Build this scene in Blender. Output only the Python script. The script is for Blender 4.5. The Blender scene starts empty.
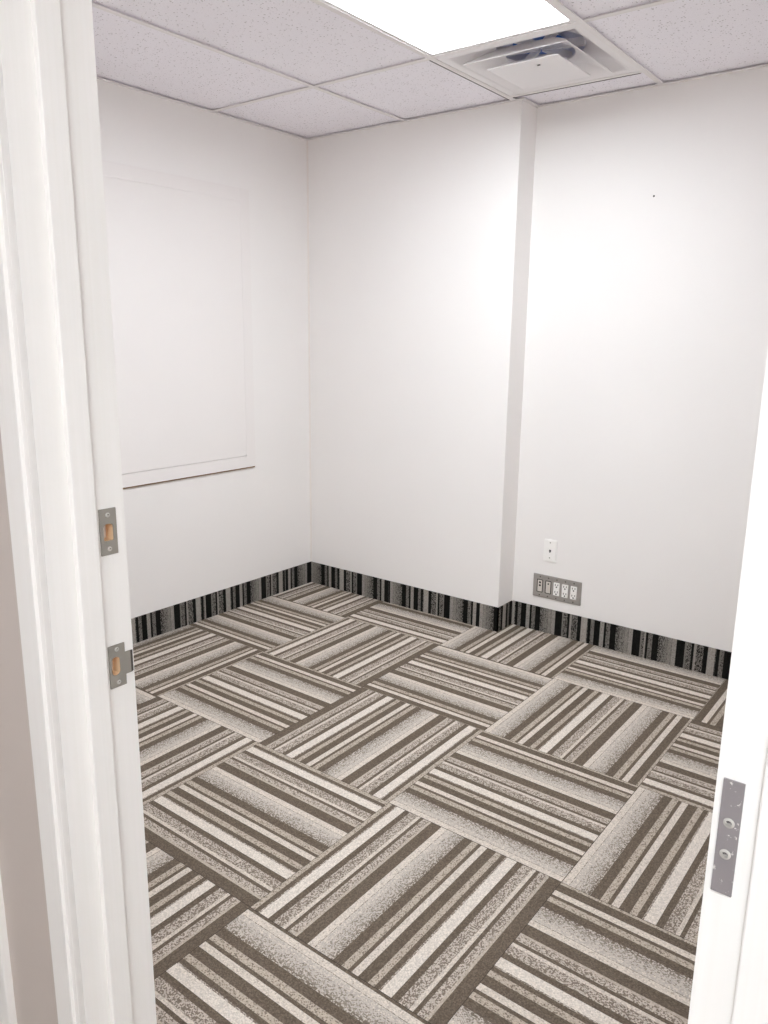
import bpy, bmesh, math
from mathutils import Vector, Matrix
C = bpy.context.scene.collection
PI = math.pi

# ------------------------------------------------------------------ survey
CAM = Vector((3.15182, -3.38157, 1.49208))
YAW, PITCH, ROLL, FPX = 0.65396, -0.22338, 0.01223, 778.24
HC = 2.528                      # ceiling height
BX, BD = 1.3086, 0.151          # end and depth of the boxed-out part of the back wall
HB = 0.1297                     # carpet skirting height
S = 0.6096                      # carpet tile
GX, GY = 1.790, -2.170          # a carpet tile corner
PX, PY = 0.6655, -0.6714        # a ceiling grid crossing
XR = 3.30                       # right wall
XJ = CAM.x - 1.0                # left jamb face
XH = CAM.x - 0.1125             # right jamb face
YH = CAM.y + 0.536              # hall side of the partition
YR = CAM.y + 0.665              # room side of the partition
ZD = 2.05                       # head of the opening

# ------------------------------------------------------------------ helpers
def srgb(r, g, b):
    def f(c):
        c /= 255.0
        return c/12.92 if c <= .04045 else ((c+.055)/1.055)**2.4
    return (f(r), f(g), f(b), 1.0)

def box(bm, a, b, bevel=0.0, mi=0, seg=2):
    (x0, y0, z0), (x1, y1, z1) = a, b
    x0, x1 = min(x0, x1), max(x0, x1); y0, y1 = min(y0, y1), max(y0, y1); z0, z1 = min(z0, z1), max(z0, z1)
    v = [bm.verts.new(p) for p in ((x0,y0,z0),(x1,y0,z0),(x1,y1,z0),(x0,y1,z0),(x0,y0,z1),(x1,y0,z1),(x1,y1,z1),(x0,y1,z1))]
    fs = [bm.faces.new([v[i] for i in q]) for q in ((0,3,2,1),(4,5,6,7),(0,1,5,4),(1,2,6,5),(2,3,7,6),(3,0,4,7))]
    for f in fs: f.material_index = mi
    if bevel > 0:
        es = list({e for f in fs for e in f.edges})
        r = bmesh.ops.bevel(bm, geom=es, offset=bevel, segments=seg, affect='EDGES', profile=.5, clamp_overlap=True)
        for f in r['faces']: f.material_index = mi

def obj(name, bm, mats, parent=None, smooth=False):
    bmesh.ops.recalc_face_normals(bm, faces=bm.faces)
    me = bpy.data.meshes.new(name); bm.to_mesh(me); bm.free()
    for m in (mats if isinstance(mats, (list, tuple)) else [mats]): me.materials.append(m)
    if smooth:
        me.polygons.foreach_set('use_smooth', [True]*len(me.polygons))
        try: me.set_sharp_from_angle(angle=math.radians(35))
        except Exception: pass
    o = bpy.data.objects.new(name, me); C.objects.link(o)
    if parent:
        o.parent = parent
        o.matrix_parent_inverse = Matrix.Translation(-parent_loc(parent))
    return o

def parent_loc(p):
    # meshes carry world coordinates, so only a top-level Empty has an offset
    return Vector(p.location) if p.parent is None else Vector((0, 0, 0))

def thing(name, label, cat, loc, group=None):
    o = bpy.data.objects.new(name, None); C.objects.link(o)
    o.location = loc; o.empty_display_size = .05
    o['label'] = label; o['category'] = cat
    if group: o['group'] = group
    return o

def struct(o, **k):
    o['kind'] = 'structure'
    return o

def smooth_pts(pts, rad, seg=5):
    """round the corners of a closed 2-D polygon; rad may be a list"""
    out = []; n = len(pts)
    for i in range(n):
        p = Vector(pts[i]); a = Vector(pts[i-1]) - p; b = Vector(pts[(i+1) % n]) - p
        r = rad[i] if isinstance(rad, (list, tuple)) else rad
        if r <= 0: out.append(tuple(p)); continue
        ua, ub = a.normalized(), b.normalized()
        ang = ua.angle(ub); d = min(r/math.tan(ang/2), a.length*.5, b.length*.5)
        r2 = d*math.tan(ang/2)
        c = p + (ua+ub).normalized()*(r2/math.sin(ang/2))
        s = p + ua*d - c; e = p + ub*d - c
        a0 = math.atan2(s.y, s.x); a1 = math.atan2(e.y, e.x)
        da = (a1-a0+PI) % (2*PI) - PI
        for k in range(seg+1):
            t = a0 + da*k/seg
            out.append((c.x+r2*math.cos(t), c.y+r2*math.sin(t)))
    return out

def slab(bm, outline, holes, mp, d0, d1, mi=0):
    """flat plate with holes. mp(u, v, d) -> xyz ; extruded from d0 to d1"""
    loops = [outline] + list(holes)
    tops = []
    for d in (d0, d1):
        es = []; vl = []
        for lp in loops:
            vs = [bm.verts.new(mp(u, v, d)) for u, v in lp]
            vl.append(vs)
            es += [bm.edges.new((vs[i], vs[(i+1) % len(vs)])) for i in range(len(vs))]
        r = bmesh.ops.triangle_fill(bm, use_beauty=True, use_dissolve=False, edges=es)
        for g in r['geom']:
            if isinstance(g, bmesh.types.BMFace): g.material_index = mi
        tops.append(vl)
    for a, b in zip(tops[0], tops[1]):
        n = len(a)
        for i in range(n):
            f = bm.faces.new((a[i], a[(i+1) % n], b[(i+1) % n], b[i])); f.material_index = mi

def rect(u0, v0, u1, v1): return [(u0, v0), (u1, v0), (u1, v1), (u0, v1)]

def screw_bm(mp, u, v, d, r=.0038, rot=.6, h=.0012):
    """a pan head with a cross recess, sitting on depth d (towards +d)"""
    bm = bmesh.new()
    n = 20; prof = [(r, 0), (r*.96, h*.55), (r*.7, h), (r*.52, h*1.05)]
    rings = []
    for (q, z) in prof:
        rings.append([bm.verts.new(mp(u+q*math.cos(2*PI*k/n), v+q*math.sin(2*PI*k/n), d+z)) for k in range(n)])
    for a, b in zip(rings, rings[1:]):
        for k in range(n): bm.faces.new((a[k], a[(k+1) % n], b[(k+1) % n], b[k]))
    # cross recess floor: a star ring sunk in
    w = r*.16; L = r*.5
    star = []
    for q in range(4):
        t = rot+q*PI/2
        c, s = math.cos(t), math.sin(t)
        star += [(c*L+s*w, s*L-c*w), (c*L-s*w, s*L+c*w), (c*w*1.2-s*w*1.2, s*w*1.2+c*w*1.2)]
    es = []
    top = rings[-1]
    es += [e for k in range(n) for e in top[k].link_edges if e.other_vert(top[k]) is top[(k+1) % n]]
    sv = [bm.verts.new(mp(u+x, v+y, d+h*1.05)) for x, y in star]
    es += [bm.edges.new((sv[i], sv[(i+1) % 12])) for i in range(12)]
    r0 = bmesh.ops.triangle_fill(bm, use_beauty=True, use_dissolve=False, edges=es)
    lo = [bm.verts.new(mp(u+x*.8, v+y*.8, d-h*.3)) for x, y in star]
    for i in range(12):
        f = bm.faces.new((sv[i], sv[(i+1) % 12], lo[(i+1) % 12], lo[i])); f.material_index = 1
    f = bm.faces.new(lo); f.material_index = 1
    return bm

# ------------------------------------------------------------------ materials
def mat(name, col, rough=.5, metal=0.0, spec=.5):
    m = bpy.data.materials.new(name); m.use_nodes = True
    b = m.node_tree.nodes['Principled BSDF']
    b.inputs['Base Color'].default_value = col
    b.inputs['Roughness'].default_value = rough
    b.inputs['Metallic'].default_value = metal
    b.inputs['Specular IOR Level'].default_value = spec
    return m

class G:
    """small node-graph helper"""
    def __init__(s, m): s.m = m; s.t = m.node_tree; s.b = s.t.nodes['Principled BSDF']
    def n(s, typ, **k):
        x = s.t.nodes.new(typ)
        for a, v in k.items(): setattr(x, a, v)
        return x
    def link(s, a, b): s.t.links.new(a, b)
    def val(s, sock, v):
        if hasattr(v, 'links'): s.link(v, sock)
        else: sock.default_value = v
    def math(s, op, a, b=0.0, c=None):
        x = s.n('ShaderNodeMath', operation=op)
        s.val(x.inputs[0], a); s.val(x.inputs[1], b)
        if c is not None: s.val(x.inputs[2], c)
        return x.outputs[0]
    def mix(s, fac, a, b, blend='MIX'):
        x = s.n('ShaderNodeMix', data_type='RGBA', blend_type=blend)
        s.val(x.inputs[0], fac); s.val(x.inputs[6], a); s.val(x.inputs[7], b)
        return x.outputs[2]
    def noise(s, vec, scale, detail=2, rough=.5):
        x = s.n('ShaderNodeTexNoise'); x.inputs['Scale'].default_value = scale
        x.inputs['Detail'].default_value = detail; x.inputs['Roughness'].default_value = rough
        if vec is not None: s.link(vec, x.inputs['Vector'])
        return x.outputs['Fac']
    def bump(s, h, strength, dist):
        x = s.n('ShaderNodeBump'); x.inputs['Strength'].default_value = strength
        x.inputs['Distance'].default_value = dist
        s.link(h, x.inputs['Height']); s.link(x.outputs['Normal'], s.b.inputs['Normal'])
    def obj(s): return s.n('ShaderNodeTexCoord').outputs['Object']
    def scaled(s, vec, sc):
        x = s.n('ShaderNodeMapping'); x.inputs['Scale'].default_value = sc
        s.link(vec, x.inputs['Vector']); return x.outputs['Vector']

def paint(name, col, rough=.55, bump=.05, scale=260, spec=.35):
    m = mat(name, col, rough, 0, spec); g = G(m)
    v = g.obj()
    g.bump(g.noise(v, scale, 3), bump, .002)
    big = g.noise(v, 1.7, 2)
    f = g.math('MULTIPLY_ADD', big, .04, .98)
    x = g.n('ShaderNodeHueSaturation'); x.inputs['Color'].default_value = col
    g.link(f, x.inputs['Value']); g.link(x.outputs['Color'], g.b.inputs['Base Color'])
    return m

M_WALL = paint('wall_paint', srgb(242, 239, 237))
M_HALL = paint('hall_paint', srgb(210, 200, 193))
M_PANEL = paint('panel_paint', srgb(240, 236, 234), .5, .03)
M_BEAD = paint('caulk', srgb(240, 234, 229), .45, .0)
def trim_paint():
    m = mat('white_trim_paint', srgb(248, 246, 243), .42, 0, .4); g = G(m)
    v = g.scaled(g.obj(), (300, 300, 2.0))
    g.link(g.mix(g.noise(v, 1.0, 2, .5), srgb(245, 243, 239), srgb(251, 249, 247)), g.b.inputs['Base Color'])
    return m
M_TRIM = trim_paint()
def tile_mat():
    m = mat('ceiling_tile', srgb(236, 232, 233), .95, 0, .1); g = G(m)
    v = g.obj()
    warp = g.n('ShaderNodeTexNoise'); warp.inputs['Scale'].default_value = 30
    g.link(v, warp.inputs['Vector'])
    vv = g.n('ShaderNodeVectorMath', operation='MULTIPLY_ADD')
    g.link(warp.outputs['Color'], vv.inputs[0]); vv.inputs[1].default_value = (.012, .012, .012); g.link(v, vv.inputs[2])
    vo = g.n('ShaderNodeTexVoronoi', feature='F1'); vo.inputs['Scale'].default_value = 95
    g.link(vv.outputs[0], vo.inputs['Vector'])
    sep = g.n('ShaderNodeSeparateColor'); g.link(vo.outputs['Color'], sep.inputs[0])
    size = g.math('MULTIPLY_ADD', sep.outputs[0], .42, -.08)         # only some cells have a fissure
    pit = g.math('LESS_THAN', vo.outputs['Distance'], size)
    fine = g.math('GREATER_THAN', g.noise(v, 420, 2), .63)
    dep = g.math('ADD', pit, g.math('MULTIPLY', fine, .35))
    g.link(g.mix(g.math('MULTIPLY', dep, .52), srgb(250, 247, 253), srgb(160, 153, 155)), g.b.inputs['Base Color'])
    g.bump(g.math('SUBTRACT', 1.0, dep), .35, .002)
    return m
M_TILE = tile_mat()
M_GRID = mat('white_steel_grid', srgb(238, 234, 234), .45, 0, .4)
M_GAP = mat('plenum_gap_and_joint_shade', srgb(70, 64, 62), .9)
M_NICKEL = mat('brushed_nickel', srgb(158, 154, 146), .45, .35)
def brushed(m, ax):
    g = G(m); g.bump(g.noise(g.scaled(g.obj(), ax), 1, 3), .12, .0006)
brushed(M_NICKEL, (900, 900, 40))
M_SCREW = mat('screw_steel', srgb(206, 203, 198), .4, .3)
M_SLOT = mat('screw_recess', srgb(38, 35, 33), .7)
def wood_mat():
    m = mat('raw_pine', srgb(226, 190, 146), .7); g = G(m)
    n = g.noise(g.scaled(g.obj(), (160, 160, 14)), 1, 4)
    g.link(g.mix(n, srgb(222, 184, 138), srgb(248, 228, 200)), g.b.inputs['Base Color'])
    return m
M_WOOD = wood_mat()
M_PANEL_SHADOW = mat('panel_shadow_brown', srgb(150, 122, 98), .8)
M_WHITEPL = mat('white_plastic', srgb(248, 246, 243), .35)
M_GREYPL = mat('light_grey_plastic', srgb(214, 208, 200), .4)
M_BLACK = mat('black_plastic', srgb(34, 31, 30), .5)
M_STEEL = mat('grey_steel_plate', srgb(166, 161, 156), .42, .3)
brushed(M_STEEL, (30, 900, 900))
def worn_plate():
    m = mat('dull_grey_plate', srgb(150, 144, 146), .5, .15); g = G(m)
    v = g.obj()
    fl = g.math('GREATER_THAN', g.noise(v, 150, 5, .75), .635)
    g.link(g.mix(fl, srgb(146, 140, 142), srgb(226, 222, 218)), g.b.inputs['Base Color'])
    return m
M_WORN = worn_plate()
M_DIFF = mat('diffuser_white', srgb(240, 237, 238), .4, 0, .4)
M_DUCT = mat('duct_grey', srgb(224, 225, 238), .5, .0)
M_DARKMETAL = mat('dark_metal_lip_shade', srgb(82, 77, 72), .45, .3)  # dark tone of small fittings; on the strike lip it is painted shade
M_BLUE = mat('blue_duct_liner', srgb(52, 112, 196), .45)
def lens_mat(strength):
    m = mat('light_lens', (1, 1, 1, 1), .5); b = m.node_tree.nodes['Principled BSDF']
    b.inputs['Emission Color'].default_value = (.892, .957, 1.0, 1)
    b.inputs['Emission Strength'].default_value = strength
    return m
M_LENS = lens_mat(14.0)
M_HALL_FILL = lens_mat(18.0)  # glow of the added hall panel that brightens the door frame

# carpet: one repeat of the stripe sequence, in units of a tile
PER = 0.6626
Lt, Wd, Dk, Md = (213,203,192), (222,213,203), (106,94,82), (186,174,160)
A2, B2 = (194,183,172), (134,122,111)
D2, GA, GB = (117,105,93), (194,185,176), (148,138,127)
STR = [  # start, colour A, colour B, share of B
    (.000, Lt, Md, .08), (.032, Dk, Md, .45), (.036, GA, Lt, .25), (.062, GA, GB, .22), (.085, GA, GB, .36), (.105, GA, GB, .6), (.120, GA, (126,115,104), .6),
    (.135, Dk, D2, .35), (.182, Md, B2, .20), (.216, Dk, D2, .3), (.233, Lt, Md, .08),
    (.269, Dk, D2, .35), (.316, Md, B2, .18), (.347, Dk, D2, .35), (.371, A2, B2, .55), (.378, Wd, Lt, .25),
    (.432, Dk, D2, .35), (.463, A2, B2, .50), (.515, Lt, A2, .2), (.531, Dk, D2, .3),
    (.550, A2, B2, .42), (.585, Md, A2, .25), (.600, Dk, D2, .4)]
def carpet(name, tone):
    m = mat(name, (1, 1, 1, 1), .95, 0, .05); g = G(m)
    uv = g.n('ShaderNodeUVMap').outputs['UV']
    sp = g.n('ShaderNodeSeparateXYZ'); g.link(uv, sp.inputs[0])
    U, V = sp.outputs[0], sp.outputs[1]
    fr = g.math('FRACT', g.math('DIVIDE', U, PER))
    def ramp(vals, interp):
        r = g.n('ShaderNodeValToRGB'); r.color_ramp.interpolation = interp
        e = r.color_ramp.elements
        while len(e) > 1: e.remove(e[-1])
        e[0].position = 0; e[0].color = vals[0][1]
        for p, c in vals[1:]:
            k = e.new(p); k.color = c
        g.link(fr, r.inputs[0]); return r.outputs[0]
    ca = ramp([(s[0]/PER, srgb(*tone(s[1]))) for s in STR], 'CONSTANT')
    cb = ramp([(s[0]/PER, srgb(*tone(s[2]))) for s in STR], 'CONSTANT')
    pr = ramp([(q[0]/PER, (q[3],)*3+(1,)) for q in STR], 'CONSTANT')
    # loops of yarn: cells across and along the rows
    pu, pv = .0027/S, .0036/S
    cu = g.math('FLOOR', g.math('DIVIDE', U, pu)); cv = g.math('FLOOR', g.math('DIVIDE', V, pv))
    cx = g.n('ShaderNodeCombineXYZ'); g.link(cu, cx.inputs[0]); g.link(cv, cx.inputs[1])
    wn = g.n('ShaderNodeTexWhiteNoise', noise_dimensions='2D'); g.link(cx.outputs[0], wn.inputs['Vector'])
    isb = g.math('LESS_THAN', wn.outputs['Value'], pr)
    col = g.mix(isb, ca, cb)
    wn2 = g.n('ShaderNodeTexWhiteNoise', noise_dimensions='3D'); g.link(cx.outputs[0], wn2.inputs['Vector'])
    jit = g.math('MULTIPLY_ADD', wn2.outputs['Value'], .34, .83)
    hs = g.n('ShaderNodeHueSaturation'); g.link(col, hs.inputs['Color']); g.link(jit, hs.inputs['Value'])
    g.link(hs.outputs['Color'], g.b.inputs['Base Color'])
    fu = g.math('FRACT', g.math('DIVIDE', U, pu)); fv = g.math('FRACT', g.math('DIVIDE', V, pv))
    hu = g.math('SINE', g.math('MULTIPLY', fu, PI)); hv = g.math('SINE', g.math('MULTIPLY', fv, PI))
    g.bump(g.math('MULTIPLY', hu, g.math('MULTIPLY_ADD', hv, .4, .6)), .6, .002)
    return m
M_CARPET = carpet('striped_carpet', lambda c: c)
def base_tone(c):
    k = sum(c)/3.0
    k2 = 22 + max(0, k-89)*(.75 if k < 130 else 1.15)
    return (k2*1.03, k2*.995, k2*.95)
M_BASE = carpet('striped_carpet_skirting', base_tone)
M_UNDER = mat('carpet_backing', srgb(60, 52, 46), .95)

# ------------------------------------------------------------------ floor: carpet tiles laid quarter-turn
A, B = .3226, .660
TILE = {(0,0):(1,A), (0,1):(1,B), (1,1):(1,B), (0,2):(1,B), (-1,0):(-1,B), (-1,-1):(1,A), (1,0):(1,B), (0,-1):(-1,A),
        (1,2):(1,A), (0,3):(1,B), (1,3):(-1,A), (-1,2):(-1,A), (-1,1):(-1,B), (-2,1):(1,B), (-2,2):(1,A), (-2,3):(1,A),
        (-3,3):(1,A), (-3,2):(-1,A), (-3,1):(1,B), (-2,0):(-1,B), (-3,0):(-1,A), (-1,3):(1,B)}
def uvquad(bm, lay, corners, uvs):
    f = bm.faces.new([bm.verts.new(c) for c in corners])
    for l, q in zip(f.loops, uvs): l[lay].uv = q
    return f
bm = bmesh.new(); lay = bm.loops.layers.uv.new('UVMap')
FX0, FX1, FY0, FY1 = .0, 4.6, -5.2, .151
gap = .0007
for i in range(-3, 6):
    for j in range(-6, 4):
        x0, x1 = max(GX+i*S+gap, FX0), min(GX+(i+1)*S-gap, FX1)
        y0, y1 = max(GY+j*S+gap, FY0), min(GY+(j+1)*S-gap, FY1)
        if x1 <= x0 or y1 <= y0: continue
        s, o = TILE.get((i, j), ((1, B) if (i*7+j*3) % 3 else (-1, A)))
        def tuv(x, y):
            lx, ly = (x-GX)/S-i, (y-GY)/S-j
            u, v = (lx, ly) if (i+j) % 2 == 0 else (ly, lx)
            return (s*u+o+PER*8, v+i*3.37+j*1.71+50)
        cs = [(x0,y0),(x1,y0),(x1,y1),(x0,y1)]
        f = uvquad(bm, lay, [(x, y, 0) for x, y in cs], [tuv(x, y) for x, y in cs])
box(bm, (FX0-.15, FY0-.1, -.06), (FX1+.1, FY1+.12, -.002), 0, 1)
floor = struct(obj('floor', bm, [M_CARPET, M_UNDER]))

# ------------------------------------------------------------------ walls
T = .12
bm = bmesh.new(); box(bm, (-T, YR, 0), (0, BD+T, HC+.12)); struct(obj('wall_left', bm, M_WALL))
bm = bmesh.new()
prof = [(0, 0), (BX, 0), (BX, BD), (XR, BD), (XR, BD+T), (0, BD+T)]
pr = smooth_pts(prof, [0, .003, 0, 0, 0, 0], 3)
slab(bm, pr, [], lambda u, v, d: (u, v, d), 0, HC+.12)
struct(obj('wall_back', bm, M_WALL))
bm = bmesh.new(); box(bm, (XR, YR, 0), (XR+T, BD+T, HC+.12)); struct(obj('wall_right', bm, M_WALL))
# partition with the door opening; hall face painted darker
YW0, YW1 = YH, YR
bm = bmesh.new()
for (xa, xb, za, zb) in ((-T, XJ-.019, 0, HC+.12), (XH+.019, 4.6, 0, HC+.12), (XJ-.019, XH+.019, ZD+.019, HC+.12)):
    box(bm, (xa, YW0+.002, za), (xb, YW1-.0005, zb), 0, 0)
for f in bm.faces:
    f.normal_update()
    if f.calc_center_median().y < YW0+.004: f.material_index = 1
struct(obj('wall_front', bm, [M_WALL, M_HALL]))
# the hall the photograph was taken from
bm = bmesh.new()
box(bm, (.0-T, -5.2-T, 0), (4.6, -5.2, HC)); struct(obj('wall_hall', bm, M_WALL))
bm = bmesh.new(); box(bm, (4.6, -5.2-T, 0), (4.6+T, YW1, HC)); struct(obj('wall_hall_right', bm, M_WALL))
bm = bmesh.new(); box(bm, (-T, -5.2, 0), (0, YW0, HC)); struct(obj('wall_hall_left', bm, M_WALL))
# bead of caulk in the left corner
bm = bmesh.new()
pts = [(.0, .0), (.007, 0), (.0035, -.0012), (.0012, -.0035), (0, -.007)]
slab(bm, pts, [], lambda u, v, d: (u, v, d), HB, HC-.003)
struct(obj('trim_1', bm, M_BEAD))

# ------------------------------------------------------------------ carpet skirting
def skirting(name, runs, mp, top_th=.007):
    """runs: (s0, s1, sign, boundary) along the wall; mp(s, out, z)"""
    bm = bmesh.new(); lay = bm.loops.layers.uv.new('UVMap')
    for s0, s1, sg, bd in runs:
        def tv(s, z): return (sg*(s-bd)/S+PER*12, z/S+s0*3+9)
        q = [(s0, 0), (s1, 0), (s1, HB), (s0, HB)]
        uvquad(bm, lay, [mp(s, top_th, z) for s, z in q], [tv(*a) for a in q])
        q2 = [(s0, top_th), (s1, top_th), (s1, 0), (s0, 0)]
        uvquad(bm, lay, [mp(s, o, HB) for s, o in q2], [tv(s, HB+o) for s, o in q2])
        for se in (s0, s1):
            uvquad(bm, lay, [mp(se, 0, 0), mp(se, top_th, 0), mp(se, top_th, HB), mp(se, 0, HB)], [tv(se, 0)]*4)
    o = obj(name, bm, M_BASE)
    return struct(o)
skirting('baseboard_left', [(YR, -1.45, -1, -1.648), (-1.4495, -.84, -1, -1.038), (-.8395, -.23, -1, -.428), (-.2295, 0, -1, -.045)],
         lambda s, o, z: (o, s, z))
skirting('baseboard_back', [(0, .605, 1, .006), (.6055, 1.2, 1, .616), (1.2005, BX+.007, 1, 1.205)], lambda s, o, z: (s, -o, z))
skirting('baseboard_return', [(-.007, BD-.007, -1, -.10)], lambda s, o, z: (BX+o, s, z))
skirting('baseboard_recess', [(BX+.007, 2.02, -1, 1.561), (2.0205, 2.63, -1, 2.172), (2.6305, XR, -1, 2.782)], lambda s, o, z: (s, BD-o, z))
skirting('baseboard_right', [(YR, -1.0, 1, -2.0), (-.9995, BD-.007, 1, -.4)], lambda s, o, z: (XR-o, s, z))

# ------------------------------------------------------------------ ceiling: tiles + suspension grid
GXS = [PX+k*S for k in range(-1, 5)]
XL1, XL2 = PX+S, PX+2*S          # the column with light and diffuser
YL = PY-2*S
bm = bmesh.new()
ZT = HC+.007
def ctile(x0, y0, x1, y1): box(bm, (x0+.003, y0+.003, ZT), (x1-.003, y1-.003, ZT+.015))
cols = [0.0, PX, XL1, XL2, XL2+S, XR]
for a, b in zip(cols, cols[1:]):
    far = 0.0 if b <= XL1+.001 else BD
    if abs(a-XL1) < 1e-6:                               # light + diffuser column
        ctile(a, PY+S, b, far); ctile(a, YR, b, YL)
    else:
        ctile(a, PY, b, far); ctile(a, YL, b, PY); ctile(a, YR, b, YL)
box(bm, (-.1, YR-.05, HC+.16), (XR+.1, BD+.1, HC+.18), 0, 1)       # slab above
ceiling = struct(obj('ceiling', bm, [M_TILE, M_GAP]))
bm = bmesh.new(); W2 = .0119
def tee_y(x, y0, y1): box(bm, (x-W2, y0, HC-.0015), (x+W2, y1, HC+.001), 0); box(bm, (x-.003, y0, HC+.001), (x+.003, y1, HC+.03))
def tee_x(y, x0, x1): box(bm, (x0+W2+.0008, y-W2, HC-.0009), (x1-W2-.0008, y+W2, HC+.001), 0); box(bm, (x0+.003, y-.003, HC+.001), (x1-.003, y+.003, HC+.03))
tee_y(PX, YR, 0); tee_y(XL1, YR, 0); tee_y(XL2, YR, BD); tee_y(XL2+S, YR, BD)
for a, b in zip(cols, cols[1:]):
    tee_x(PY, a, b); tee_x(YL, a, b)
tee_x(PY+S, XL1, XL2)
# wall angle
WA = .021
box(bm, (0, YR, HC-.0022), (WA, 0, HC-.0002)); box(bm, (0, -WA, HC-.0024), (BX, 0, HC-.0004))
box(bm, (BX, -WA, HC-.0022), (BX+WA, BD, HC-.0002)); box(bm, (BX, BD-WA, HC-.0024), (XR, BD, HC-.0004))
box(bm, (XR-WA, YR, HC-.0022), (XR, BD, HC-.0002)); box(bm, (0, YR, HC-.0024), (XR, YR+WA, HC-.0004))
struct(obj('ceiling_grid', bm, M_GRID, ceiling))
bm = bmesh.new(); box(bm, (-.1, -5.2-T, HC), (4.6+T, YW0+.002, HC+.08)); struct(obj('ceiling_hall', bm, M_TILE))

# ------------------------------------------------------------------ troffer light
cx, cy = (XL1+XL2)/2, PY-S
t = thing('ceiling_light', 'bright white rectangular light panel set flush in the white tile ceiling', 'ceiling light', (cx, cy, HC))
bm = bmesh.new()
ho, vo_ = S/2-.0125, S-.0125
hi, vi = S/2-.026, S-.030
slab(bm, rect(cx-ho, cy-vo_, cx+ho, cy+vo_), [smooth_pts(rect(cx-hi, cy-vi, cx+hi, cy+vi), .008, 3)], lambda u, v, d: (u, v, d), HC+.0012, HC+.012)
obj('frame', bm, M_GRID, t)
bm = bmesh.new(); box(bm, (cx-hi-.004, cy-vi-.004, HC+.045), (cx+hi+.004, cy+vi+.004, HC+.048)); obj('lens', bm, M_LENS, t)
bm = bmesh.new()
slab(bm, rect(cx-ho, cy-vo_, cx+ho, cy+vo_), [rect(cx-hi, cy-vi, cx+hi, cy+vi)], lambda u, v, d: (u, v, d), HC+.0125, HC+.044)
box(bm, (cx-ho, cy-vo_, HC+.050), (cx+ho, cy+vo_, HC+.07))
obj('housing', bm, M_GRID, t)
# added fill panel, unseen behind the camera, to light the door frame
t = thing('ceiling_light', 'unseen rectangular light panel added in the hall ceiling to brighten the door frame', 'ceiling light', (3.45, -4.25, HC))
bm = bmesh.new()
slab(bm, rect(3.15, -4.85, 3.75, -3.65), [rect(3.18, -4.82, 3.72, -3.68)], lambda u, v, d: (u, v, d), HC-.012, HC); obj('frame', bm, M_GRID, t)  # rim of the added unseen fill panel
bm = bmesh.new(); box(bm, (3.18, -4.82, HC-.008), (3.72, -3.68, HC-.0005)); obj('lens', bm, M_HALL_FILL, t)  # glowing face of the added unseen fill panel

# ------------------------------------------------------------------ air diffuser
cx, cy = (XL1+XL2)/2, PY+S/2
t = thing('air_diffuser', 'square white ceiling air vent with stepped cones beside the light panel', 'air vent', (cx, cy, HC))
def cone(bm, prof, cx=cx, cy=cy, rc=.012, circ=None):
    """square rings (half-size, z, corner radius)"""
    rings = []
    for h, z, r in prof:
        pts = smooth_pts(rect(-h, -h, h, h), r, 8)
        rings.append([bm.verts.new((cx+x, cy+y, z)) for x, y in pts])
    for a, b in zip(rings, rings[1:]):
        n = len(a)
        for k in range(n): bm.faces.new((a[k], a[(k+1) % n], b[(k+1) % n], b[k]))
    return rings
H2 = S/2-.0125
bm = bmesh.new()
cone(bm, [(H2, HC+.006, .001), (H2, HC+.001, .001), (H2-.030, HC+.0005, .004), (H2-.036, HC+.004, .010), (H2-.075, HC+.045, .03), (H2-.105, HC+.060, .19), (.172, HC+.066, .172)])
obj('outer_cone', bm, M_DIFF, t, smooth=True)
bm = bmesh.new()
cone(bm, [(.172, HC+.064, .172), (.172, HC+.100, .172)])
f = bmesh.ops.contextual_create(bm, geom=[e for e in bm.edges if all(v.co.z > HC+.099 for v in e.verts)])
neck = obj('neck', bm, M_DUCT, t, smooth=True)
# blue damper blades and white spokes inside the neck
bm = bmesh.new()
def fan(bm, a0, a1, r0, r1, z0, z1, n=10):
    vs = []
    for k in range(n+1):
        a = a0+(a1-a0)*k/n; z = z0+(z1-z0)*k/n
        vs.append((bm.verts.new((cx+r0*math.cos(a), cy+r0*math.sin(a), z)), bm.verts.new((cx+r1*math.cos(a), cy+r1*math.sin(a), z))))
    lo = [(bm.verts.new(p[0].co-Vector((0,0,.003))), bm.verts.new(p[1].co-Vector((0,0,.003)))) for p in vs]
    for k in range(n):
        bm.faces.new((vs[k][0], vs[k][1], vs[k+1][1], vs[k+1][0])); bm.faces.new((lo[k][0], lo[k+1][0], lo[k+1][1], lo[k][1]))
        bm.faces.new((vs[k][1], lo[k][1], lo[k+1][1], vs[k+1][1])); bm.faces.new((vs[k][0], vs[k+1][0], lo[k+1][0], lo[k][0]))
    for k in (0, n): bm.faces.new((vs[k][0], vs[k][1], lo[k][1], lo[k][0]))
b2 = bmesh.new()
slab(b2, [(cx-.015+.105*math.cos(2*PI*k/32), cy+.020+.105*math.sin(2*PI*k/32)) for k in range(32)], [], lambda u, v, dd: (u, v, dd), HC+.078, HC+.082)
obj('damper_disc', b2, M_BLUE, t)['label'] = 'blue damper disc'
for k in range(6):
    a = k*PI/3+.25; b2 = bmesh.new()
    d = Vector((math.cos(a), math.sin(a), 0)); nn = Vector((-d.y, d.x, 0))*.004
    p0 = Vector((cx, cy, 0))+d*.012; p1 = Vector((cx, cy, 0))+d*.170
    q = [p0-nn, p1-nn*3, p1+nn*3, p0+nn]
    slab(b2, [(v.x, v.y) for v in q], [], lambda u, v, dd: (u, v, dd), HC+.050, HC+.077); obj('spoke', b2, M_DIFF, t)
bm = bmesh.new()
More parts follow.
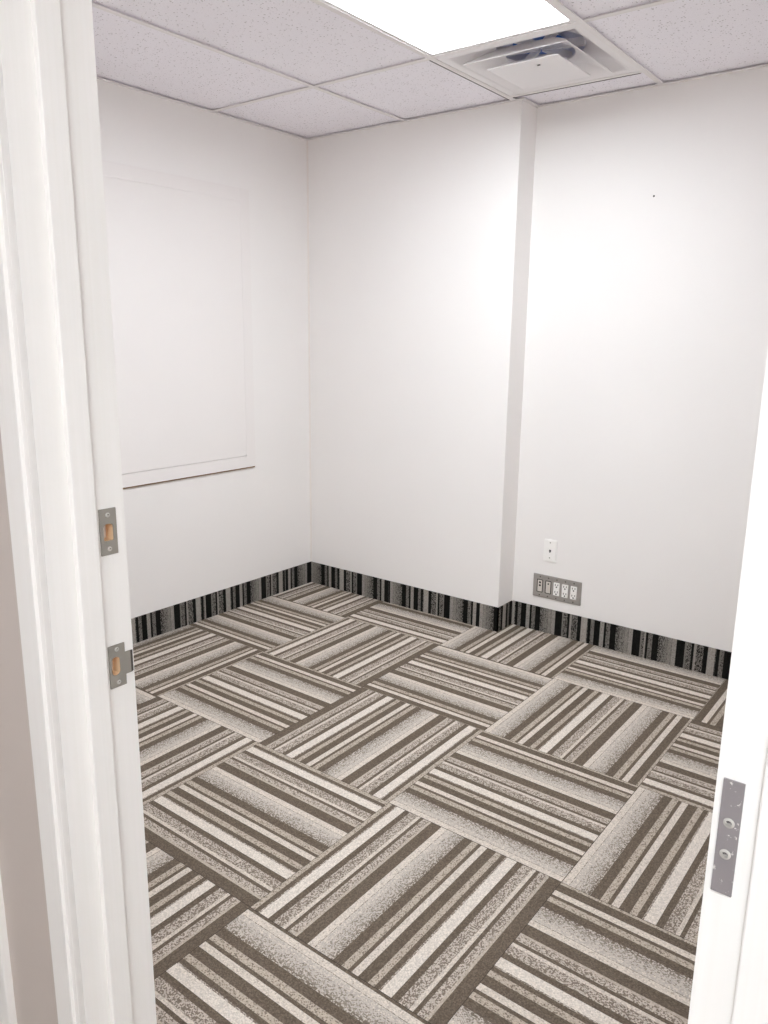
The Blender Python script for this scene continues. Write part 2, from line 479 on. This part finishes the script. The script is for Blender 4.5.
cone(bm, [(.216, HC-.014, .004), (.2175, HC-.0165, .004), (.214, HC-.0165, .004), (.178, HC+.008, .012), (.150, HC+.028, .05), (.135, HC+.036, .135), (.132, HC+.040, .132),
          (.137, HC+.041, .137), (.154, HC+.031, .05), (.182, HC+.011, .012), (.216, HC-.014, .004)])
obj('middle_cone', bm, M_DIFF, t, smooth=True)
bm = bmesh.new()
rs = cone(bm, [(.06, HC+.006, .03), (.100, HC-.004, .01), (.1475, HC-.026, .004), (.149, HC-.0285, .004), (.147, HC-.030, .004), (.110, HC-.0275, .006)])
bm.faces.new(rs[-1]); bm.faces.new(rs[0])
inner = obj('inner_plate', bm, M_DIFF, t, smooth=True)
bm = bmesh.new(); box(bm, (cx+.034, cy-.085, HC-.0305), (cx+.045, cy-.081, HC-.0277)); obj('release_slot', bm, M_DARKMETAL, inner)
for (ax, ay) in ((.17, -.06), (.17, -.01)):
    bm = bmesh.new()
    bmesh.ops.create_uvsphere(bm, u_segments=10, v_segments=6, radius=.004, matrix=Matrix.Translation((cx+.186, cy+.05+ax*0+ay, HC+.0655))); obj('rivet', bm, M_BLACK, t)
# dark strips standing in for the joint shadow on the left and far sides
bm = bmesh.new(); box(bm, (XL1-.0165, PY+.012, HC-.0022), (XL1-.0122, -.026, HC+.006)); obj('joint_shade', bm, M_GAP, t)['label'] = 'dark strip for the joint shadow'
bm = bmesh.new(); box(bm, (XL1+.014, PY+S+.0122, HC-.0022), (XL2-.02, PY+S+.0165, HC+.006)); obj('joint_shade', bm, M_GAP, t)['label'] = 'dark strip for the joint shadow'
# top box over the diffuser
bm = bmesh.new()
for a, b in (((cx-H2, cy-H2, HC+.122), (cx+H2, cy+H2, HC+.128)),): box(bm, a, b)
obj('back_pan', bm, M_DUCT, t)

# ------------------------------------------------------------------ boarded window on the left wall
y0, y1, z0, z1 = -1.95, -.453, .782, 2.207; fw = .0625; th = .014
t = thing('wall_panel', 'large flat painted panel with narrow bottom rail on the left wall', 'panel', (0, (y0+y1)/2, z0))
mpx = lambda u, v, d: (d, u, v)
bm = bmesh.new(); box(bm, (.0005, y0+fw+.0002, z0+fw+.0022), (th-.0006, y1-fw-.0002, z1-fw-.0002), .0006); obj('board', bm, M_PANEL, t)
bm = bmesh.new(); box(bm, (.0005, y1-fw, z0), (th, y1, z1), .0012); obj('stile', bm, M_PANEL, t)
bm = bmesh.new(); box(bm, (.0005, y0, z0), (th, y0+fw, z1), .0012); obj('stile', bm, M_PANEL, t)
bm = bmesh.new(); box(bm, (.0005, y0+fw+.0001, z1-fw), (th, y1-fw-.0001, z1), .0012); obj('top_rail', bm, M_PANEL, t)
bm = bmesh.new(); box(bm, (.0005, y0+fw+.0001, z0), (th+.001, y1-fw-.0001, z0+fw), .0012); obj('bottom_rail', bm, M_PANEL, t)
bm = bmesh.new(); box(bm, (.0005, y0+.002, z0-.0075), (.008, y1-.001, z0-.0001)); o = obj('shadow_strip', bm, M_PANEL_SHADOW, t); o['label'] = 'brown strip standing in for the shadow under the panel'  # brown strip drawn in place of the panel's shadow on the wall

# ------------------------------------------------------------------ electrical plates on the recessed wall
mpy = lambda u, v, d: (u, BD-d, v)
x0, x1, z0, z1 = 1.4745, 1.5445, .3805, .4945; xc = (x0+x1)/2; zc = (z0+z1)/2
t = thing('phone_jack_plate', 'small upright white phone jack plate above the grey socket plate', 'wall plate', (xc, BD, zc))
bm = bmesh.new()
slab(bm, smooth_pts(rect(x0, z0, x1, z1), .004, 4), [smooth_pts(rect(xc-.006, zc-.005, xc+.006, zc+.006), .001, 2)], mpy, .0005, .0045)
slab(bm, smooth_pts(rect(x0+.004, z0+.004, x1-.004, z1-.004), .004, 4), [smooth_pts(rect(xc-.006, zc-.005, xc+.006, zc+.006), .001, 2)], mpy, .0045, .006)
obj('cover', bm, M_WHITEPL, t)
bm = bmesh.new(); box(bm, (xc-.006, BD-.0035, zc-.005), (xc+.006, BD-.0005, zc+.006)); box(bm, (xc-.003, BD-.0062, zc-.009), (xc+.003, BD-.0058, zc-.005)); obj('jack', bm, M_BLACK, t)
for dz in (.043, -.036): obj('screw', screw_bm(mpy, xc, zc+dz, .006, .0036, .3), [M_NICKEL, M_SLOT], t)

x0, x1, z0, z1 = 1.4275, 1.6895, .185, .3055; zc = (z0+z1)/2
t = thing('socket_plate', 'wide grey metal five-gang plate with sockets low on the back wall', 'electrical outlet', ((x0+x1)/2, BD, zc))
gw = .0463; xs = [(x0+x1)/2+(k-2)*gw for k in range(5)]
ow, oh = .0170, .0345
holes = [smooth_pts(rect(q-ow, zc-oh, q+ow, zc+oh), .002, 2) for q in xs]
bm = bmesh.new()
slab(bm, smooth_pts(rect(x0, z0, x1, z1), .002, 3), holes, mpy, .0005, .0055)
slab(bm, smooth_pts(rect(x0+.005, z0+.005, x1-.005, z1-.005), .002, 3), holes, mpy, .0055, .0078)
obj('cover', bm, M_STEEL, t)
for k, q in enumerate(xs):
    for dz in (.0485, -.0485): obj('screw', screw_bm(mpy, q, zc+dz, .0078, .0036, .2+.4*k), [M_DARKMETAL, M_SLOT], t)
    bm = bmesh.new()
    if k < 2:
        hl = ([smooth_pts(rect(q-.0055, zc+.013, q+.0055, zc+.023), .001, 2), smooth_pts(rect(q-.0055, zc-.003, q+.0055, zc+.007), .001, 2)] if k == 0
              else [smooth_pts(rect(q-.0045, zc+.014, q+.0045, zc+.022), .001, 2)])
        slab(bm, smooth_pts(rect(q-ow+.0048, zc-oh+.0042, q+ow-.0048, zc+oh-.0042), .001, 2), hl, mpy, .002, .0082)
        ins = obj('data_insert', bm, M_GREYPL, t); ins['label'] = 'light grey data insert'
        bm = bmesh.new(); box(bm, (q-ow, BD-.0071, zc-oh), (q+ow, BD-.0012, zc+oh)); obj('recess', bm, M_BLACK, ins)
    else:
        hl = []
        for dz in (.0185, -.0185):
            hl += [smooth_pts(rect(q-.0088, zc+dz-.0012, q-.0050, zc+dz+.0086), .0004, 1), smooth_pts(rect(q+.0050, zc+dz-.0002, q+.0088, zc+dz+.0086), .0004, 1),
                   smooth_pts(rect(q-.0038, zc+dz-.0112, q+.0038, zc+dz-.0040), .0026, 3)]
        slab(bm, smooth_pts(rect(q-ow+.0010, zc-oh+.0010, q+ow-.0010, zc+oh-.0010), .002, 2), hl, mpy, .002, .0098)
        ins = obj('receptacle', bm, M_WHITEPL, t); ins['label'] = 'white double receptacle'
        bm = bmesh.new()
        box(bm, (q-.0092, BD-.0092, zc-.0315), (q+.0092, BD-.0022, zc+.0315)); obj('slot', bm, M_BLACK, ins)

# pin hole high on the wall
bm = bmesh.new()
bmesh.ops.create_uvsphere(bm, u_segments=12, v_segments=8, radius=.0042, matrix=Matrix.Translation((1.888, BD-.001, 2.09)) @ Matrix.Diagonal((1, .6, 1, 1)))
o = obj('wall_pin', bm, M_SLOT, None, True); o['label'] = 'tiny dark pin high on the blank back wall'; o['category'] = 'pin'

# ------------------------------------------------------------------ door frame
def y(d): return CAM.y+d
frame = bpy.data.objects.new('door_1', None); C.objects.link(frame); frame.location = (XJ, YH, 0); struct(frame)
# strike mortises in the left jamb: (y0, y1, z0, z1)
M1 = (y(.6262), y(.6448), 1.190, 1.2175)
M2 = (y(.6245), y(.6412), .9765, 1.0085)
bm = bmesh.new()
xa, xb = XJ-.019, XJ
box(bm, (xa, YH, 0), (xb, M1[0] if M1[0] < M2[0] else M2[0], ZD))
ym0 = min(M1[0], M2[0]); ym1 = max(M1[1], M2[1])
box(bm, (xa, ym1, 0), (xb, YR, ZD))
zs = [0, M2[2], M2[3], M1[2], M1[3], ZD]
for k in range(5):
    m = M2 if k == 1 else M1 if k == 3 else None
    if m is None: box(bm, (xa, ym0, zs[k]), (xb, ym1, zs[k+1]))
    else:
        if m[0] > ym0+1e-6: box(bm, (xa, ym0, zs[k]), (xb, m[0], zs[k+1]))
        if m[1] < ym1-1e-6: box(bm, (xa, m[1], zs[k]), (xb, ym1, zs[k+1]))
bmesh.ops.remove_doubles(bm, verts=bm.verts, dist=1e-6)
obj('jamb', bm, M_TRIM, frame)
bm = bmesh.new(); box(bm, (XH, YH, 0), (XH+.019, YR, ZD)); obj('jamb', bm, M_TRIM, frame)
bm = bmesh.new(); box(bm, (XJ-.019, YH, ZD), (XH+.019, YR, ZD+.019)); obj('head_jamb', bm, M_TRIM, frame)
# stops
sy0, sy1, sp = y(.578), y(.6125), .011
bm = bmesh.new(); box(bm, (XJ, sy0, 0), (XJ+sp, sy1, ZD-sp), .0010, 0, 1); obj('stop', bm, M_TRIM, frame)
bm = bmesh.new(); box(bm, (XH-.001, sy0, 0), (XH, sy1, ZD-sp), .0004); obj('stop', bm, M_TRIM, frame)
bm = bmesh.new(); box(bm, (XJ, sy0, ZD-sp), (XH, sy1, ZD), .0016); obj('stop', bm, M_TRIM, frame)
# flat reveal strips and raised casings on the hall side
rv, cw, ct = .030, .045, .006
def casing(mpf, name, L):
    bm = bmesh.new()
    pts = smooth_pts([(rv, 0), (rv, -ct), (rv+cw, -ct*1.4), (rv+cw, 0)], [0, .0015, .0015, 0], 2)
    slab(bm, pts, [], mpf, 0, L); return obj(name, bm, M_TRIM, frame)
bm = bmesh.new(); box(bm, (XJ-rv-.001, YH-.0005, 0), (XJ-.019, YH+.002, ZD+rv)); obj('reveal_strip', bm, M_TRIM, frame)
bm = bmesh.new(); box(bm, (XH+.019, YH-.0005, 0), (XH+rv+.001, YH+.002, ZD+rv)); obj('reveal_strip', bm, M_TRIM, frame)
bm = bmesh.new(); box(bm, (XJ-.019, YH-.0005, ZD+.019), (XH+.019, YH+.002, ZD+rv)); obj('reveal_strip', bm, M_TRIM, frame)
casing(lambda u, v, d: (XJ-u, YH+v, d), 'casing', ZD+rv+cw)
casing(lambda u, v, d: (XH+u, YH+v, d), 'casing', ZD+rv+cw)
casing(lambda u, v, d: (XJ-rv+d, YH+v, ZD+u), 'head_casing', XH-XJ+2*rv)
# a second white casing further along the hall wall
bm = bmesh.new()
xe = CAM.x-1.248
pts = smooth_pts([(xe, .0005), (xe, -.014), (xe-.07, -.016), (xe-.07, .0005)], [0, .003, .003, 0], 3)
slab(bm, pts, [], lambda u, v, d: (u, YH+.002+v, d), 0, ZD+.07)
struct(obj('trim_2', bm, M_TRIM, None, True))

# ------------------------------------------------------------------ hardware on the frame
mj = lambda u, v, d: (XJ+d, CAM.y+u, v)          # left jamb face, d towards the opening
def pocket(m, parent):
    bm = bmesh.new(); e = .0008; dp = .028
    ya, yb, za, zb = m
    box(bm, (XJ-dp-.003, ya, za), (XJ-dp, yb, zb))
    box(bm, (XJ-dp, ya+0, za-.002), (XJ-.019-.0002, ya-.002, zb+.002)); box(bm, (XJ-dp, yb, za-.002), (XJ-.019-.0002, yb+.002, zb+.002))
    box(bm, (XJ-dp, ya, za-.002), (XJ-.0192, yb, za)); box(bm, (XJ-dp, ya, zb), (XJ-.0192, yb, zb+.002))
    # thin raw-wood lining of the cut through the jamb
    box(bm, (XJ-.019, ya, za), (XJ-.0003, ya+e, zb)); box(bm, (XJ-.019, yb-e, za), (XJ-.0003, yb, zb))
    box(bm, (XJ-.019, ya+e, za), (XJ-.0003, yb-e, za+e)); box(bm, (XJ-.019, ya+e, zb-e), (XJ-.0003, yb-e, zb))
    o = obj('mortise', bm, M_WOOD, parent); o['label'] = 'pale raw wood pocket'
t = thing('strike_plate', 'upper plain rectangular grey metal strike plate on the left white door jamb', 'strike plate', (XJ, CAM.y+.635, 1.2045))
bm = bmesh.new()
slab(bm, smooth_pts(rect(.6215, 1.1695, .6495, 1.2395), .0006, 2), [smooth_pts(rect(.6274, 1.1910, .6437, 1.2165), [.002, .002, .006, .006], 4)], mj, .0002, .0018)
obj('plate', bm, M_NICKEL, t)
for z in (1.2300, 1.1785): obj('screw', screw_bm(mj, .6355, z, .0018, .0036, .5), [M_SCREW, M_SLOT], t)
pocket(M1, t)
t = thing('strike_plate', 'lower T-shaped grey metal strike plate with curved lip on the left white jamb', 'strike plate', (XJ, CAM.y+.635, .9925))
bm = bmesh.new()
pts = [(.6212, .9580), (.6493, .9580), (.6493, .9745), (.6588, .9745), (.6588, 1.0105), (.6493, 1.0105), (.6493, 1.0268), (.6212, 1.0268)]
slab(bm, smooth_pts(pts, .0007, 2), [smooth_pts(rect(.6255, .9775, .6402, 1.0075), .0070, 6)], mj, .0002, .0018)
obj('plate', bm, M_NICKEL, t)
bm = bmesh.new()   # lip that rolls round the jamb corner, coloured dark for the shaded notch
secs = []
for k in range(9):
    a = k/8*math.radians(72); R_ = .0085
    u = .6588+R_*math.sin(a); d = .0018-R_*(1-math.cos(a)); u2 = .6588+(R_-.0016)*math.sin(a); d2 = .0018-R_+(R_-.0016)*math.cos(a)
    zi = .0*k
    secs.append([bm.verts.new(mj(u, .9745+.0002*k, d)), bm.verts.new(mj(u, 1.0105-.0002*k, d)), bm.verts.new(mj(u2, 1.0105-.0002*k, d2)), bm.verts.new(mj(u2, .9745+.0002*k, d2))])
for a, b in zip(secs, secs[1:]):
    for k in range(4): bm.faces.new((a[k], a[(k+1) % 4], b[(k+1) % 4], b[k]))
bm.faces.new(secs[0]); bm.faces.new(secs[-1])
obj('lip', bm, M_DARKMETAL, t, True)['label'] = 'curved lip with shade painted in dark'
for z in (1.0195, .9655): obj('screw', screw_bm(mj, .6355, z, .0018, .0036, .9), [M_SCREW, M_SLOT], t)
pocket(M2, t)
mh = lambda u, v, d: (CAM.x+u, YH-d, v)           # hall-facing edge of the right jamb
t = thing('screw_plate', 'narrow worn grey metal plate with two screws on the right white door frame', 'plate', (CAM.x-.101, YH, 1.149))
bm = bmesh.new()
slab(bm, smooth_pts(rect(-.1076, 1.1040, -.0935, 1.1935), .0004, 2), [], mh, .0006, .0018); obj('plate', bm, M_WORN, t)
for z in (1.1607, 1.1358): obj('screw', screw_bm(mh, -.1008, z,   .0018, .0039, .7, .0008), [M_SCREW, M_SLOT], t)

# ------------------------------------------------------------------ world, camera, view
w = bpy.data.worlds.new('World'); bpy.context.scene.world = w; w.use_nodes = True
w.node_tree.nodes['Background'].inputs[0].default_value = (.9, .92, 1, 1)
w.node_tree.nodes['Background'].inputs[1].default_value = .3
cd = bpy.data.cameras.new('camera'); co = bpy.data.objects.new('camera', cd); C.objects.link(co)
cd.sensor_fit = 'HORIZONTAL'; cd.sensor_width = 36; cd.lens = FPX/768*36; cd.clip_start = .02
f = Vector((-math.sin(YAW)*math.cos(PITCH), math.cos(YAW)*math.cos(PITCH), math.sin(PITCH)))
r = Vector((math.cos(YAW), math.sin(YAW), 0)); u = r.cross(f)
r2 = r*math.cos(ROLL)+u*math.sin(ROLL); u2 = -r*math.sin(ROLL)+u*math.cos(ROLL)
m = Matrix((r2, u2, -f)).transposed().to_4x4(); m.translation = CAM
co.matrix_world = m
sc = bpy.context.scene; sc.camera = co
sc.view_settings.view_transform = 'Standard'; sc.view_settings.look = 'None'
sc.view_settings.gamma = 1; sc.view_settings.use_curve_mapping = False
sc.view_settings.exposure = 0.36
sc.cycles.max_bounces = 14; sc.cycles.diffuse_bounces = 10
